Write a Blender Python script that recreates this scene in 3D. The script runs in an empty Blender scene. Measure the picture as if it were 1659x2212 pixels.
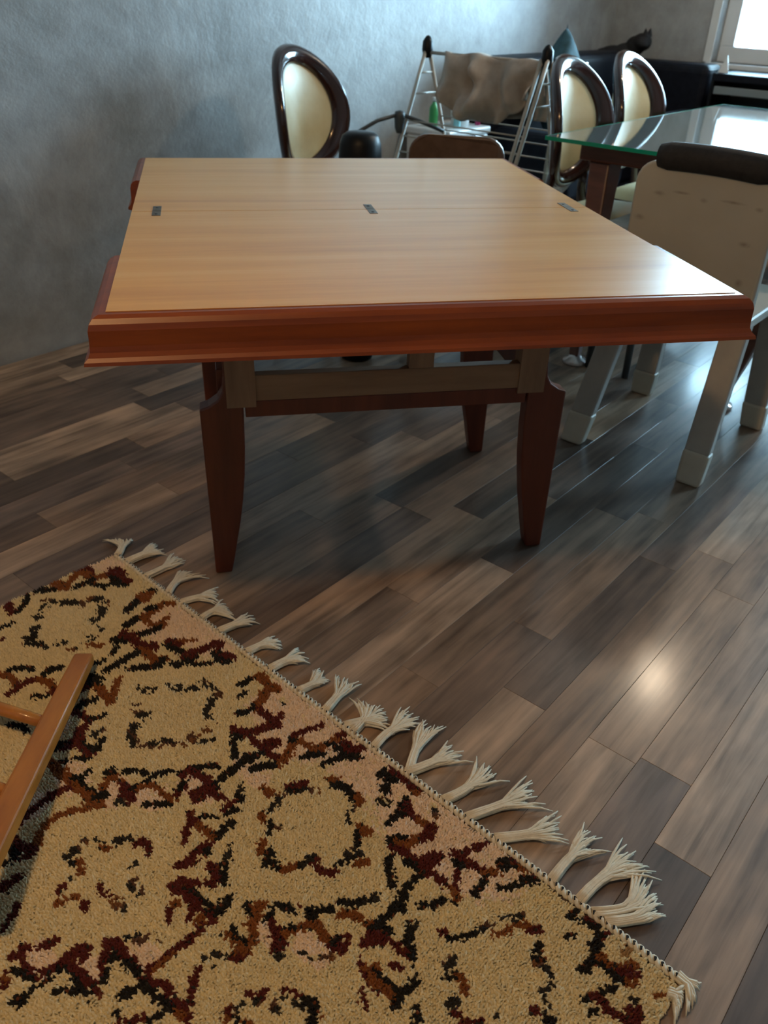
import bpy, bmesh, math, random
import numpy as np
from mathutils import Vector, Matrix

# ------------------------------------------------------------------ camera
S = bpy.context.scene
COL = S.collection
WA = 0.8919                                    # direction in which the left wall and the floor boards run
WD = Vector((math.cos(WA), math.sin(WA), 0)); WN = Vector((-math.sin(WA), math.cos(WA), 0))
def W(A, P, z=0.0):                            # room coordinates: A along the left wall, P towards it
    v = WD * A + WN * P; return Vector((v.x, v.y, z))

F, PITCH, ROLL, CH = 1781.88, 0.56496, 0.03963, 1.17893
fw = Vector((0, math.cos(PITCH), -math.sin(PITCH))); up = Vector((0, math.sin(PITCH), math.cos(PITCH))); rt = Vector((1, 0, 0))
c_, s_ = math.cos(ROLL), math.sin(ROLL)
r2 = c_ * rt + s_ * up; u2 = -s_ * rt + c_ * up
cd = bpy.data.cameras.new('camera'); cam = bpy.data.objects.new('camera', cd); COL.objects.link(cam)
cam.matrix_world = Matrix(((r2.x, u2.x, -fw.x, 0), (r2.y, u2.y, -fw.y, 0), (r2.z, u2.z, -fw.z, CH), (0, 0, 0, 1)))
cd.sensor_fit = 'VERTICAL'; cd.sensor_height = 24; cd.lens = F / 2212 * 24
cd.clip_start = 0.05
cd.dof.use_dof = True; cd.dof.focus_distance = 1.35; cd.dof.aperture_fstop = 4.0
S.camera = cam

# ------------------------------------------------------------------ light
S.view_settings.view_transform = 'Standard'; S.view_settings.look = 'None'
S.view_settings.gamma = 1; S.view_settings.use_curve_mapping = False
S.view_settings.exposure = 0.0
wo = bpy.data.worlds.new('sky'); S.world = wo; wo.use_nodes = True
bg = wo.node_tree.nodes['Background']; bg.inputs[0].default_value = (0.50, 0.80, 1.0, 1); bg.inputs[1].default_value = 60.0

def lamp(name, loc, color, power, radius):
    l = bpy.data.lights.new(name, 'POINT'); l.color = color; l.energy = power; l.shadow_soft_size = radius
    o = bpy.data.objects.new(name, l); COL.objects.link(o); o.location = loc; return o
lamp('near_ceiling_lamp', (-0.66, 0.23, 2.4), (1.0, 0.60, 0.27), 48, 0.07)
lamp('far_ceiling_lamp', (1.71, 3.81, 2.38), (1.0, 0.80, 0.58), 44, 0.06)

WINS = [dict(P0=0.62, P1=2.13, z0=0.87, z1=2.2), dict(P0=-1.35, P1=-0.45, z0=0.87, z1=2.2)]   # the second window stands right of the frame
for WIN in WINS:
    pl = bpy.data.lights.new('window_portal', 'AREA'); pl.shape = 'RECTANGLE'
    pl.size = WIN['P1'] - WIN['P0']; pl.size_y = WIN['z1'] - WIN['z0']; pl.cycles.is_portal = True
    po = bpy.data.objects.new('window_portal', pl); COL.objects.link(po)
    cen = W(5.80, (WIN['P0'] + WIN['P1']) / 2, (WIN['z0'] + WIN['z1']) / 2)
    X = WN; Z = WD; Y = Z.cross(X)             # a light shines along its -Z: into the room
    po.matrix_world = Matrix(((X.x, Y.x, Z.x, cen.x), (X.y, Y.y, Z.y, cen.y), (X.z, Y.z, Z.z, cen.z), (0, 0, 0, 1)))

# ------------------------------------------------------------------ helpers
random.seed(5); RNG = np.random.default_rng(11)

def tag(o, label=None, cat=None, group=None, kind=None):
    if label: o['label'] = label
    if cat: o['category'] = cat
    if group: o['group'] = group
    if kind: o['kind'] = kind
    return o
def thing(name, label, cat, loc=(0, 0, 0), rz=0.0, group=None):
    o = bpy.data.objects.new(name, None); COL.objects.link(o); o.empty_display_size = 0.1
    o.location = loc; o.rotation_euler = (0, 0, rz); return tag(o, label, cat, group)
def dup(root, loc, rz, label):
    def cp(o, par):
        c = o.copy(); COL.objects.link(c); c.parent = par
        for k in [k for k in bpy.data.objects if k.parent == o]: cp(k, c)
        return c
    r = cp(root, None); r.location = loc; r.rotation_euler = (0, 0, rz); r['label'] = label; return r

class MB:
    """collects geometry and links it as ONE mesh object"""
    def __init__(s): s.v = []; s.f = []
    def add(s, vs, fs):
        b = len(s.v); s.v += [tuple(v) for v in vs]; s.f += [tuple(i + b for i in f) for f in fs]; return s
    def box(s, c, d, R=None):
        x, y, z = d[0] / 2, d[1] / 2, d[2] / 2
        vs = [Vector(q) for q in ((-x,-y,-z),(x,-y,-z),(x,y,-z),(-x,y,-z),(-x,-y,z),(x,-y,z),(x,y,z),(-x,y,z))]
        if R is not None: vs = [R @ v for v in vs]
        return s.add([v + Vector(c) for v in vs], [(0,3,2,1),(4,5,6,7),(0,1,5,4),(1,2,6,5),(2,3,7,6),(3,0,4,7)])
    def bx(s, x0, x1, y0, y1, z0, z1): return s.box(((x0+x1)/2, (y0+y1)/2, (z0+z1)/2), (abs(x1-x0), abs(y1-y0), abs(z1-z0)))
    def tube(s, path, rad, n=10, cap=True, flat=1.0):
        path = [Vector(p) for p in path]; m = len(path)
        if not hasattr(rad, '__len__'): rad = [rad] * m
        rings = []; ref = None
        for i, p in enumerate(path):
            t = (path[min(i+1, m-1)] - path[max(i-1, 0)]).normalized()
            if ref is None:
                ref = Vector((0, 0, 1)) if abs(t.z) < 0.9 else Vector((1, 0, 0))
            u = t.cross(ref).normalized(); w = u.cross(t).normalized(); ref = w
            rings.append([p + rad[i] * (math.cos(a) * u + flat * math.sin(a) * w) for a in [2*math.pi*k/n for k in range(n)]])
        vs = [v for r in rings for v in r]; fs = []
        for i in range(m - 1):
            for k in range(n):
                fs.append((i*n+k, i*n+(k+1) % n, (i+1)*n+(k+1) % n, (i+1)*n+k))
        if cap: fs += [tuple(range(n))[::-1], tuple(range((m-1)*n, m*n))]
        return s.add(vs, fs)
    def lathe(s, prof, c=(0, 0, 0), n=20):
        vs = []; fs = []; m = len(prof)
        for r, z in prof:
            for k in range(n): vs.append((c[0] + r*math.cos(2*math.pi*k/n), c[1] + r*math.sin(2*math.pi*k/n), c[2] + z))
        for i in range(m-1):
            for k in range(n): fs.append((i*n+k, i*n+(k+1) % n, (i+1)*n+(k+1) % n, (i+1)*n+k))
        fs += [tuple(range(n))[::-1], tuple(range((m-1)*n, m*n))]
        return s.add(vs, fs)
    def prism(s, out, fn):
        """out: 2-D outline (counter-clockwise), fn(a, b, t) -> point; t = 0, 1"""
        n = len(out)
        vs = [fn(a, b, 0) for a, b in out] + [fn(a, b, 1) for a, b in out]
        fs = [tuple(range(n))[::-1], tuple(range(n, 2*n))] + [(i, (i+1) % n, n+(i+1) % n, n+i) for i in range(n)]
        return s.add(vs, fs)
    def grid(s, P, nu, nv, closed_u=False):
        fs = []
        for i in range(nu if closed_u else nu-1):
            for j in range(nv-1):
                a, b = i*nv+j, ((i+1) % nu)*nv+j
                fs.append((a, b, b+1, a+1))
        return s.add(P, fs)
    def build(s, name, m, parent=None, smooth=False, bevel=0, seg=2, fix=True):
        me = bpy.data.meshes.new(name); me.from_pydata(s.v, [], s.f); me.update()
        if fix:
            bm = bmesh.new(); bm.from_mesh(me); bmesh.ops.recalc_face_normals(bm, faces=bm.faces); bm.to_mesh(me); bm.free()
        if m: me.materials.append(m)
        if smooth:
            for p in me.polygons: p.use_smooth = True
        o = bpy.data.objects.new(name, me); COL.objects.link(o)
        if parent: o.parent = parent
        if bevel:
            b = o.modifiers.new('bevel', 'BEVEL'); b.width = bevel; b.segments = seg; b.limit_method = 'ANGLE'; b.angle_limit = math.radians(40)
        return o
def subsurf(o, n=1):
    m = o.modifiers.new('subdivision', 'SUBSURF'); m.levels = n; m.render_levels = n; return o
def solidify(o, t, off=-1):
    m = o.modifiers.new('solidify', 'SOLIDIFY'); m.thickness = t; m.offset = off; return o

# ------------------------------------------------------------------ materials
def base(name, color=(.5, .5, .5), rough=.5, metal=0.0, spec=.5, coat=0.0):
    m = bpy.data.materials.new(name); m.use_nodes = True; nt = m.node_tree; b = nt.nodes['Principled BSDF']
    b.inputs['Base Color'].default_value = (*color, 1); b.inputs['Roughness'].default_value = rough
    b.inputs['Metallic'].default_value = metal; b.inputs['Specular IOR Level'].default_value = spec
    b.inputs['Coat Weight'].default_value = coat; b.inputs['Coat Roughness'].default_value = .08
    return m, nt, b
def N(nt, kind, **kw):
    n = nt.nodes.new('ShaderNode' + kind)
    for k, v in kw.items():
        if k in n.inputs: n.inputs[k].default_value = v
        else: setattr(n, k, v)
    return n
def ramp(nt, src, stops):
    r = nt.nodes.new('ShaderNodeValToRGB'); e = r.color_ramp.elements
    while len(e) < len(stops): e.new(0.5)
    for q, (p, c) in zip(e, stops): q.position = p; q.color = (*c, 1)
    nt.links.new(src, r.inputs[0]); return r.outputs[0]
def coords(nt, scale, kind='Object', rot=(0, 0, 0)):
    t = nt.nodes.new('ShaderNodeTexCoord'); mp = nt.nodes.new('ShaderNodeMapping')
    mp.inputs['Scale'].default_value = scale; mp.inputs['Rotation'].default_value = rot
    nt.links.new(t.outputs[kind], mp.inputs[0]); return mp.outputs[0]
def bump(nt, b, src, strength, dist=.01):
    n = N(nt, 'Bump'); n.inputs['Strength'].default_value = strength; n.inputs['Distance'].default_value = dist
    nt.links.new(src, n.inputs['Height']); nt.links.new(n.outputs[0], b.inputs['Normal'])
def wood(name, stops, scale, rough=.4, coat=0.0, detail=6, bumpy=.05):
    m, nt, b = base(name, rough=rough, coat=coat)
    n = N(nt, 'TexNoise', Scale=1.0, Detail=detail, Roughness=.6); nt.links.new(coords(nt, scale), n.inputs['Vector'])
    nt.links.new(ramp(nt, n.outputs[0], stops), b.inputs['Base Color'])
    if bumpy: bump(nt, b, n.outputs[0], bumpy, .004)
    return m
def mottled(name, stops, scale, rough=.6, bumpy=.0, dist=.01, coat=0.0, spec=.5):
    m, nt, b = base(name, rough=rough, coat=coat, spec=spec)
    n = N(nt, 'TexNoise', Scale=scale, Detail=5, Roughness=.6); nt.links.new(coords(nt, (1, 1, 1)), n.inputs['Vector'])
    nt.links.new(ramp(nt, n.outputs[0], stops), b.inputs['Base Color'])
    if bumpy: bump(nt, b, n.outputs[0], bumpy, dist)
    return m

def plaster():
    m, nt, b = base('grey_plaster', rough=.44, spec=.5)
    v = coords(nt, (1, 1, 1))
    a = N(nt, 'TexNoise', Scale=1.6, Detail=7, Roughness=.62, Distortion=.6); nt.links.new(v, a.inputs['Vector'])
    d = N(nt, 'TexNoise', Scale=9, Detail=6, Roughness=.7); nt.links.new(v, d.inputs['Vector'])
    mx = N(nt, 'Mix'); mx.data_type = 'FLOAT'; mx.inputs[0].default_value = .35
    nt.links.new(a.outputs[0], mx.inputs[2]); nt.links.new(d.outputs[0], mx.inputs[3])
    nt.links.new(ramp(nt, mx.outputs[0], [(.32, (.18, .18, .172)), (.5, (.30, .312, .315)), (.68, (.42, .445, .455))]), b.inputs['Base Color'])
    bump(nt, b, mx.outputs[0], .35, .03)
    return m
def boards():
    m, nt, b = base('laminate_board', rough=.46, spec=.40, coat=.26); b.inputs['Coat Roughness'].default_value = .16
    oi = N(nt, 'ObjectInfo'); tc = N(nt, 'TexCoord')
    off = N(nt, 'VectorMath', operation='ADD'); sc = N(nt, 'VectorMath', operation='SCALE'); sc.inputs['Scale'].default_value = 37.0
    cmb = N(nt, 'CombineXYZ'); nt.links.new(oi.outputs['Random'], cmb.inputs[0]); nt.links.new(oi.outputs['Random'], cmb.inputs[1])
    nt.links.new(cmb.outputs[0], sc.inputs[0]); nt.links.new(tc.outputs['Object'], off.inputs[0]); nt.links.new(sc.outputs[0], off.inputs[1])
    mp = N(nt, 'Mapping'); mp.inputs['Scale'].default_value = (2.6, 42, 1); nt.links.new(off.outputs[0], mp.inputs[0])
    n1 = N(nt, 'TexNoise', Scale=1, Detail=5, Roughness=.6, Distortion=.4); nt.links.new(mp.outputs[0], n1.inputs['Vector'])
    mp2 = N(nt, 'Mapping'); mp2.inputs['Scale'].default_value = (4.5, 11, 1); nt.links.new(off.outputs[0], mp2.inputs[0])
    n2 = N(nt, 'TexNoise', Scale=1, Detail=3, Roughness=.5); nt.links.new(mp2.outputs[0], n2.inputs['Vector'])
    av = N(nt, 'Math', operation='ADD'); nt.links.new(n1.outputs[0], av.inputs[0]); nt.links.new(n2.outputs[0], av.inputs[1])
    g = ramp(nt, av.outputs[0], [(.0, (.3, .3, .3)), (.38, (.50, .48, .46)), (.51, (1, 1, 1)), (.66, (1.55, 1.52, 1.48))])
    hv = N(nt, 'Math', operation='MULTIPLY'); hv.inputs[1].default_value = .5; nt.links.new(av.outputs[0], hv.inputs[0])
    nt.links.new(hv.outputs[0], g.node.inputs[0])
    mx = N(nt, 'Mix'); mx.data_type = 'RGBA'; mx.blend_type = 'MULTIPLY'; mx.inputs[0].default_value = 1
    nt.links.new(oi.outputs['Color'], mx.inputs[6]); nt.links.new(g, mx.inputs[7]); nt.links.new(mx.outputs[2], b.inputs['Base Color'])
    bump(nt, b, n1.outputs[0], .08, .003)
    return m
def clear(name, tint, gloss_rough, amount, veil=0.0):
    """see-through sheet: transparent with a mirror-like surface by Fresnel"""
    m = bpy.data.materials.new(name); m.use_nodes = True; nt = m.node_tree; nt.nodes.clear()
    o = nt.nodes.new('ShaderNodeOutputMaterial'); t = N(nt, 'BsdfTransparent', Color=(*tint, 1)); g = N(nt, 'BsdfGlossy', Roughness=gloss_rough)
    fr = N(nt, 'Fresnel', IOR=1.5); mx = nt.nodes.new('ShaderNodeMixShader')
    ad = N(nt, 'Math', operation='ADD'); ad.inputs[1].default_value = amount
    nt.links.new(fr.outputs[0], ad.inputs[0]); nt.links.new(ad.outputs[0], mx.inputs[0])
    body = t.outputs[0]
    if veil:                                   # a slightly milky sheet
        df = N(nt, 'BsdfDiffuse', Color=(.62, .78, .78, 1)); m2 = nt.nodes.new('ShaderNodeMixShader'); m2.inputs[0].default_value = veil
        nt.links.new(body, m2.inputs[1]); nt.links.new(df.outputs[0], m2.inputs[2]); body = m2.outputs[0]
    nt.links.new(body, mx.inputs[1]); nt.links.new(g.outputs[0], mx.inputs[2]); nt.links.new(mx.outputs[0], o.inputs[0])
    return m
def film(name):
    m = bpy.data.materials.new(name); m.use_nodes = True; nt = m.node_tree; nt.nodes.clear()
    o = nt.nodes.new('ShaderNodeOutputMaterial'); t = N(nt, 'BsdfTransparent', Color=(.93, .96, .97, 1)); g = N(nt, 'BsdfGlossy', Roughness=.25); d = N(nt, 'BsdfDiffuse', Color=(.75, .8, .82, 1))
    a = nt.nodes.new('ShaderNodeMixShader'); a.inputs[0].default_value = .35; b = nt.nodes.new('ShaderNodeMixShader'); b.inputs[0].default_value = .42
    nt.links.new(d.outputs[0], a.inputs[1]); nt.links.new(g.outputs[0], a.inputs[2]); nt.links.new(t.outputs[0], b.inputs[1]); nt.links.new(a.outputs[0], b.inputs[2]); nt.links.new(b.outputs[0], o.inputs[0])
    return m

M = {}
M['plaster'] = plaster()
M['white_wall'] = mottled('ceiling_paint', [(.3, (.30, .285, .26)), (.7, (.36, .34, .315))], 3, .7)
M['board'] = boards()
M['underlay'] = mottled('floor_underlay', [(.3, (.05, .04, .035)), (.7, (.08, .065, .055))], 8, .8)
M['pvc'] = mottled('white_window_frame', [(.3, (.62, .66, .68)), (.7, (.68, .72, .74))], 4, .35)
M['pane'] = clear('window_pane', (.97, .99, 1), .0, .0)
M['oak'] = wood('pale_oak_veneer', [(.28, (.54, .25, .050)), (.5, (.65, .325, .070)), (.72, (.70, .40, .120))], (1.1, 17, 8), .36, .30, 5, .01); M['oak'].node_tree.nodes['Principled BSDF'].inputs['Coat Roughness'].default_value = .2
M['oak_edge'] = wood('oak_edge', [(.3, (.30, .15, .05)), (.7, (.42, .22, .08))], (3, 20, 20), .5)
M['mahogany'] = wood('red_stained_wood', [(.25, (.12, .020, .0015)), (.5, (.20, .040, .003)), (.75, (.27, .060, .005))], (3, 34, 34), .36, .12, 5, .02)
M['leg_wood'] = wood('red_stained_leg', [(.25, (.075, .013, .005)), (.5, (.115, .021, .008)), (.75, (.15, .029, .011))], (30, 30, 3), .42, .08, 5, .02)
M['raw'] = wood('raw_wood', [(.25, (.17, .095, .055)), (.5, (.245, .145, .082)), (.75, (.31, .19, .11))], (4, 30, 30), .7)
M['raw_up'] = wood('raw_wood_upright', [(.25, (.17, .095, .055)), (.5, (.235, .14, .082)), (.75, (.30, .185, .11))], (30, 30, 4), .7)
M['brass'] = mottled('dull_hinge_metal', [(.3, (.10, .085, .065)), (.7, (.20, .17, .13))], 80, .45); M['brass'].node_tree.nodes['Principled BSDF'].inputs['Metallic'].default_value = .7
M['walnut'] = wood('dark_polished_wood', [(.3, (.018, .006, .005)), (.7, (.045, .016, .013))], (20, 20, 4), .16, .6, 4, 0)
M['satin'] = mottled('cream_upholstery', [(.3, (.60, .49, .27)), (.5, (.70, .60, .36)), (.7, (.76, .68, .45))], 6, .42, .25, .01)
M['brown_wood'] = wood('red_brown_table_wood', [(.3, (.07, .022, .012)), (.7, (.15, .05, .028))], (4, 4, 30), .35, .2)
M['glass'] = clear('table_glass', (.80, .95, .90), .04, .30, .30)
M['green_edge'] = base('green_glass_edge', (.0, .30, .17), .15, coat=.5)[0]
M['cream_shell'] = None
M['grey_leg'] = mottled('pale_grey_plastic', [(.3, (.33, .31, .28)), (.7, (.40, .38, .34))], 12, .4)
M['cap'] = mottled('cream_foot_cap', [(.3, (.46, .42, .34)), (.7, (.54, .50, .41))], 12, .4)
M['black_pad'] = mottled('black_fabric', [(.3, (.010, .009, .010)), (.7, (.022, .020, .022))], 60, .8, .4, .004)
M['black_leather'] = mottled('blue_black_leather', [(.3, (.004, .005, .009)), (.7, (.008, .010, .017))], 30, .55, .2, .004, spec=.15)
M['black_gloss'] = base('black_plastic', (.005, .005, .006), .42, spec=.25)[0]
M['dark_grey'] = base('dark_grey_plastic', (.045, .05, .055), .45)[0]
M['rack_metal'] = mottled('grey_painted_tube', [(.3, (.34, .32, .28)), (.7, (.42, .40, .35))], 20, .4)
M['linen'] = mottled('grey_beige_cloth', [(.3, (.28, .24, .205)), (.5, (.35, .305, .265)), (.7, (.41, .36, .315))], 14, .85, .3, .004)
M['film'] = film('clear_plastic_film')
M['white_plastic'] = mottled('white_plastic', [(.3, (.62, .66, .68)), (.7, (.70, .74, .75))], 6, .35)
M['green'] = base('green_plastic', (.05, .32, .10), .3)[0]
M['magenta'] = base('magenta_plastic', (.30, .008, .09), .3)[0]
M['aqua'] = base('pale_aqua_plastic', (.25, .55, .60), .2)[0]
M['yellow'] = base('yellow_plastic', (.55, .50, .03), .35)[0]
M['tan'] = wood('brown_moulded_wood', [(.3, (.105, .062, .042)), (.7, (.17, .105, .072))], (3, 20, 20), .38, .3)
M['teal'] = mottled('dark_teal_velvet', [(.3, (.006, .035, .05)), (.7, (.016, .07, .095))], 30, .8)
M['fur'] = mottled('black_cat_fur', [(.3, (.004, .004, .005)), (.7, (.010, .010, .012))], 90, .75, .5, .004)
M['orange_wood'] = wood('orange_varnished_wood', [(.3, (.36, .115, .014)), (.6, (.50, .18, .026)), (.8, (.58, .23, .04))], (30, 4, 30), .34, .25)
M['cord'] = mottled('cream_cotton', [(.3, (.68, .59, .44)), (.7, (.80, .72, .56))], 90, .9, .5, .002)
M['stitch'] = base('black_yarn', (.012, .010, .010), .9)[0]
M['box'] = mottled('grey_cardboard', [(.3, (.26, .27, .26)), (.7, (.33, .34, .32))], 10, .7)
M['steel'] = base('blue_grey_rail', (.16, .19, .21), .35)[0]
M['pad_grey'] = mottled('blue_grey_seat_vinyl', [(.3, (.20, .24, .26)), (.7, (.27, .31, .33))], 20, .4)
M['chrome'] = base('pale_metal_foot', (.55, .50, .48), .25, .6)[0]

def shell():
    m, nt, b = base('cream_shell_plastic', rough=.42)
    v = coords(nt, (1, 1, 1)); n = N(nt, 'TexNoise', Scale=5, Detail=4); nt.links.new(v, n.inputs['Vector'])
    col = ramp(nt, n.outputs[0], [(.3, (.37, .355, .31)), (.7, (.43, .415, .365))])
    w = N(nt, 'TexNoise', Scale=60, Detail=3); nt.links.new(v, w.inputs['Vector'])
    total = None
    for (y, z, ry, rz) in [(.12, .735, .020, .008), (.165, .665, .020, .010), (-.005, .735, .013, .008), (-.15, .735, .013, .008), (-.135, .645, .020, .009), (-.145, .545, .014, .014), (.06, .745, .03, .005), (-.08, .742, .04, .005)]:
        mp = N(nt, 'Mapping'); mp.vector_type = 'POINT'; mp.inputs['Location'].default_value = (0, -y / ry, -z / rz); mp.inputs['Scale'].default_value = (0, 1 / ry, 1 / rz)
        nt.links.new(v, mp.inputs[0]); ln = N(nt, 'VectorMath', operation='LENGTH'); nt.links.new(mp.outputs[0], ln.inputs[0])
        sb = N(nt, 'Math', operation='SUBTRACT'); sb.inputs[0].default_value = 1.0; sb.use_clamp = True; nt.links.new(ln.outputs['Value'], sb.inputs[1])
        if total is None: total = sb.outputs[0]
        else:
            ad = N(nt, 'Math', operation='MAXIMUM'); nt.links.new(total, ad.inputs[0]); nt.links.new(sb.outputs[0], ad.inputs[1]); total = ad.outputs[0]
    ml = N(nt, 'Math', operation='MULTIPLY'); nt.links.new(total, ml.inputs[0]); nt.links.new(w.outputs[0], ml.inputs[1])
    mx = N(nt, 'Mix'); mx.data_type = 'RGBA'; nt.links.new(ml.outputs[0], mx.inputs[0]); nt.links.new(col, mx.inputs[6]); mx.inputs[7].default_value = (.10, .075, .05, 1)
    nt.links.new(mx.outputs[2], b.inputs['Base Color']); return m
M['cream_shell'] = shell()

# ------------------------------------------------------------------ setting
PL, PR, AF, AB, HC = 2.8046, -2.6, -2.2, 5.61, 2.5       # left wall, right wall, rear, window wall, ceiling
def room(name, m, boxes, kind='structure'):
    b = MB()
    for (a0, a1, p0, p1, z0, z1) in boxes: b.bx(a0, a1, p0, p1, z0, z1)
    o = b.build(name, m); o.rotation_euler = (0, 0, WA); return tag(o, kind=kind)
floor = room('floor', M['underlay'], [(AF, AB, PR, PL, -.10, -.0085)])
room('ceiling', M['white_wall'], [(AF, AB, PR, PL, HC, HC + .1)])
room('wall_left', M['plaster'], [(AF, AB + .25, PL, PL + .12, -.1, HC + .1)])
room('wall_right', M['white_wall'], [(AF, AB + .25, PR - .12, PR, -.1, HC + .1)])
room('wall_rear', M['white_wall'], [(AF - .12, AF, PR - .12, PL + .12, -.1, HC + .1)])
wl = []; edge_ = PL; zA, zB = WINS[0]['z0'], WINS[0]['z1']
for q in WINS:
    wl += [(AB, AB + .25, q['P1'], edge_, -.1, HC + .1), (AB, AB + .25, q['P0'], q['P1'], -.1, zA), (AB, AB + .25, q['P0'], q['P1'], zB, HC + .1)]; edge_ = q['P0']
wl.append((AB, AB + .25, PR, edge_, -.1, HC + .1))
room('wall_back', M['plaster'], wl)
# windows: frame, sill, trim, two panes
for num, q in enumerate(WINS):
    win = thing('window_%d' % (num + 1), None, None); win.rotation_euler = (0, 0, WA); win['kind'] = 'structure'
    p0, p1, z0, z1 = q['P0'], q['P1'], q['z0'], q['z1']; pm = (p0 + p1) / 2; fwid = .085
    fr = MB(); a0, a1 = AB + .08, AB + .15
    fr.bx(a0, a1, p0, p1, z0, z0 + fwid).bx(a0, a1, p0, p1, z1 - fwid, z1).bx(a0, a1, p0, p0 + fwid, z0 + fwid, z1 - fwid).bx(a0, a1, p1 - fwid, p1, z0 + fwid, z1 - fwid).bx(a0, a1, pm - .06, pm + .06, z0 + fwid, z1 - fwid)
    fr.build('window_frame', M['pvc'], win, bevel=.006)
    for q0, q1 in ((p0 + fwid, pm - .06), (pm + .06, p1 - fwid)):
        MB().bx(AB + .112, AB + .118, q0, q1, z0 + fwid, z1 - fwid).build('pane', M['pane'], win)
    MB().bx(AB - .03, AB + .078, p0 - .03, p1 + .03, z0 - .03, z0).build('window_sill', M['pvc'], win, bevel=.006)
    tr = MB(); tr.bx(AB - .012, AB, p1, p1 + .05, z0, z1 + .05).bx(AB - .012, AB, p0 - .05, p0, z0, z1 + .05).bx(AB - .012, AB, p0, p1, z1, z1 + .05)
    tr.build('window_trim', M['pvc'], win, bevel=.003)

# floor boards, one object each, in rows along the left wall
PWD = .0965
TONES = [(.335, .236, .165), (.28, .190, .130), (.212, .145, .101), (.152, .103, .075), (.105, .072, .054), (.25, .164, .108), (.176, .124, .096)]
ANCH = {2: (1.45, 0, 4), 3: (1.204, 2, 1), 8: (1.852, 1, 3), -1: (1.11, 0, 3), -2: (1.855, 5, 0), -3: (1.106, 0, 1), -5: (.973, 4, 0), 15: (1.493, 0, 3), 16: (1.398, 0, 4), 0: (1.30, 3, 5), 1: (1.02, 5, 2), 4: (1.6, 1, 4)}
LENS = [.62, .84, 1.06, 1.28]; PM = {}
rp = random.Random(3)
def board_mesh(L):
    if L not in PM:
        b = MB(); hx, hy = L/2 - .0002, PWD/2 - .0002; e = .0005
        vs = [(-hx,-hy,-.0085),(hx,-hy,-.0085),(hx,hy,-.0085),(-hx,hy,-.0085),(-hx,-hy,-e),(hx,-hy,-e),(hx,hy,-e),(-hx,hy,-e),(-hx+e,-hy+e,0),(hx-e,-hy+e,0),(hx-e,hy-e,0),(-hx+e,hy-e,0)]
        b.add(vs, [(0,3,2,1)] + [(i, (i+1) % 4, 4+(i+1) % 4, 4+i) for i in range(4)] + [(4+i, 4+(i+1) % 4, 8+(i+1) % 4, 8+i) for i in range(4)] + [(8,9,10,11)])
        me = bpy.data.meshes.new('plank'); me.from_pydata(b.v, [], b.f); me.materials.append(M['board']); PM[L] = me
    return PM[L]
def put_board(k, a0, L, tone):
    o = bpy.data.objects.new('plank', board_mesh(L)); COL.objects.link(o); o.parent = floor
    o.location = (a0 + L/2, .568 + PWD * (k + .5), 0)
    j = 1 + rp.uniform(-.1, .1); o.color = tuple(min(1, c * j) for c in tone) + (1,)
for k in range(-13, 23):
    an, t0, t1 = ANCH.get(k, (rp.uniform(.6, 1.8), rp.randrange(7), rp.randrange(7)))
    a = an; first = True
    while a > -.1:
        L = rp.choice(LENS); a -= L; put_board(k, a, L, TONES[t0 if first else rp.randrange(7)]); first = False
    a = an; first = True
    while a < AB - .01:
        room_left = AB - a
        L = rp.choice(LENS)
        if L > room_left: L = round(room_left, 3)
        put_board(k, a, L, TONES[t1 if first else rp.randrange(7)]); a += L; first = False

# ------------------------------------------------------------------ fold-out table
TX, TY, TYAW = -0.057, 1.9273, 0.2144
table = thing('folding_table', 'large square fold-out wooden table with pale oak top and red moulded rim on curved legs', 'table', (TX, TY, 0), TYAW)
HW, HD, ZT = .518, .645, .76
PROF = [(0, ZT-.001), (.010, ZT-.0012), (.018, ZT-.005), (.0235, ZT-.012), (.026, ZT-.021), (.0265, ZT-.045), (.0275, ZT-.054), (.031, ZT-.061), (.0365, ZT-.066), (.0375, ZT-.0715), (.030, ZT-.0735), (0, ZT-.0735)]
for sgn, lab in ((-1, 'leaf'), (1, 'leaf')):
    y0, y1 = sorted((sgn * .0012, sgn * HD))
    leaf = MB().bx(-HW, HW, y0, y1, ZT - .022, ZT).build('leaf', M['oak'], table)
    yc0, yc1 = sorted((sgn * .004, sgn * (HD - .002)))
    MB().bx(-HW + .004, HW - .004, yc0, yc1, ZT - .060, ZT - .0222).build('core', M['oak_edge'], leaf)
    path = [(-HW, sgn * .335, -1, 0), (-HW, sgn * HD, -1, sgn), (HW, sgn * HD, 1, sgn), (HW, sgn * .335, 1, 0)]
    P = []
    for (x, y, dx, dy) in path:
        for i, (o, z) in enumerate(PROF):
            yy = y + dy * o
            if dy == 0: yy = y + sgn * .012 * (o / .0375)      # rounded-off rim end
            P.append((x + dx * o, yy, z))
    r = MB(); r.grid(P, 4, len(PROF)); n = len(PROF); r.f += [tuple(range(n)), tuple(range(3*n, 4*n))[::-1]]
    r.f += [(i*n, (i+1)*n, (i+1)*n + n-1, i*n + n-1) for i in range(3)]
    ro = r.build('rim', M['mahogany'], leaf); ro['label'] = 'red-stained moulded rim'
for x in (-.466, 0, .471):
    h = MB().bx(x - .009, x + .009, -.042, -.0015, ZT - .004, ZT + .0008).bx(x - .009, x + .009, .0015, .046, ZT - .004, ZT + .0008)
    h.tube([(x - .009, 0, ZT - .001), (x + .009, 0, ZT - .001)], .0022, 8)
    ho = h.build('hinge', M['brass'], table)
    for yy in (-.028, .03): MB().lathe([(.0032, 0), (.0032, .0012), (.001, .0014)], (x, yy, ZT + .0006), 8).build('screw', M['dark_grey'], ho)
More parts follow.
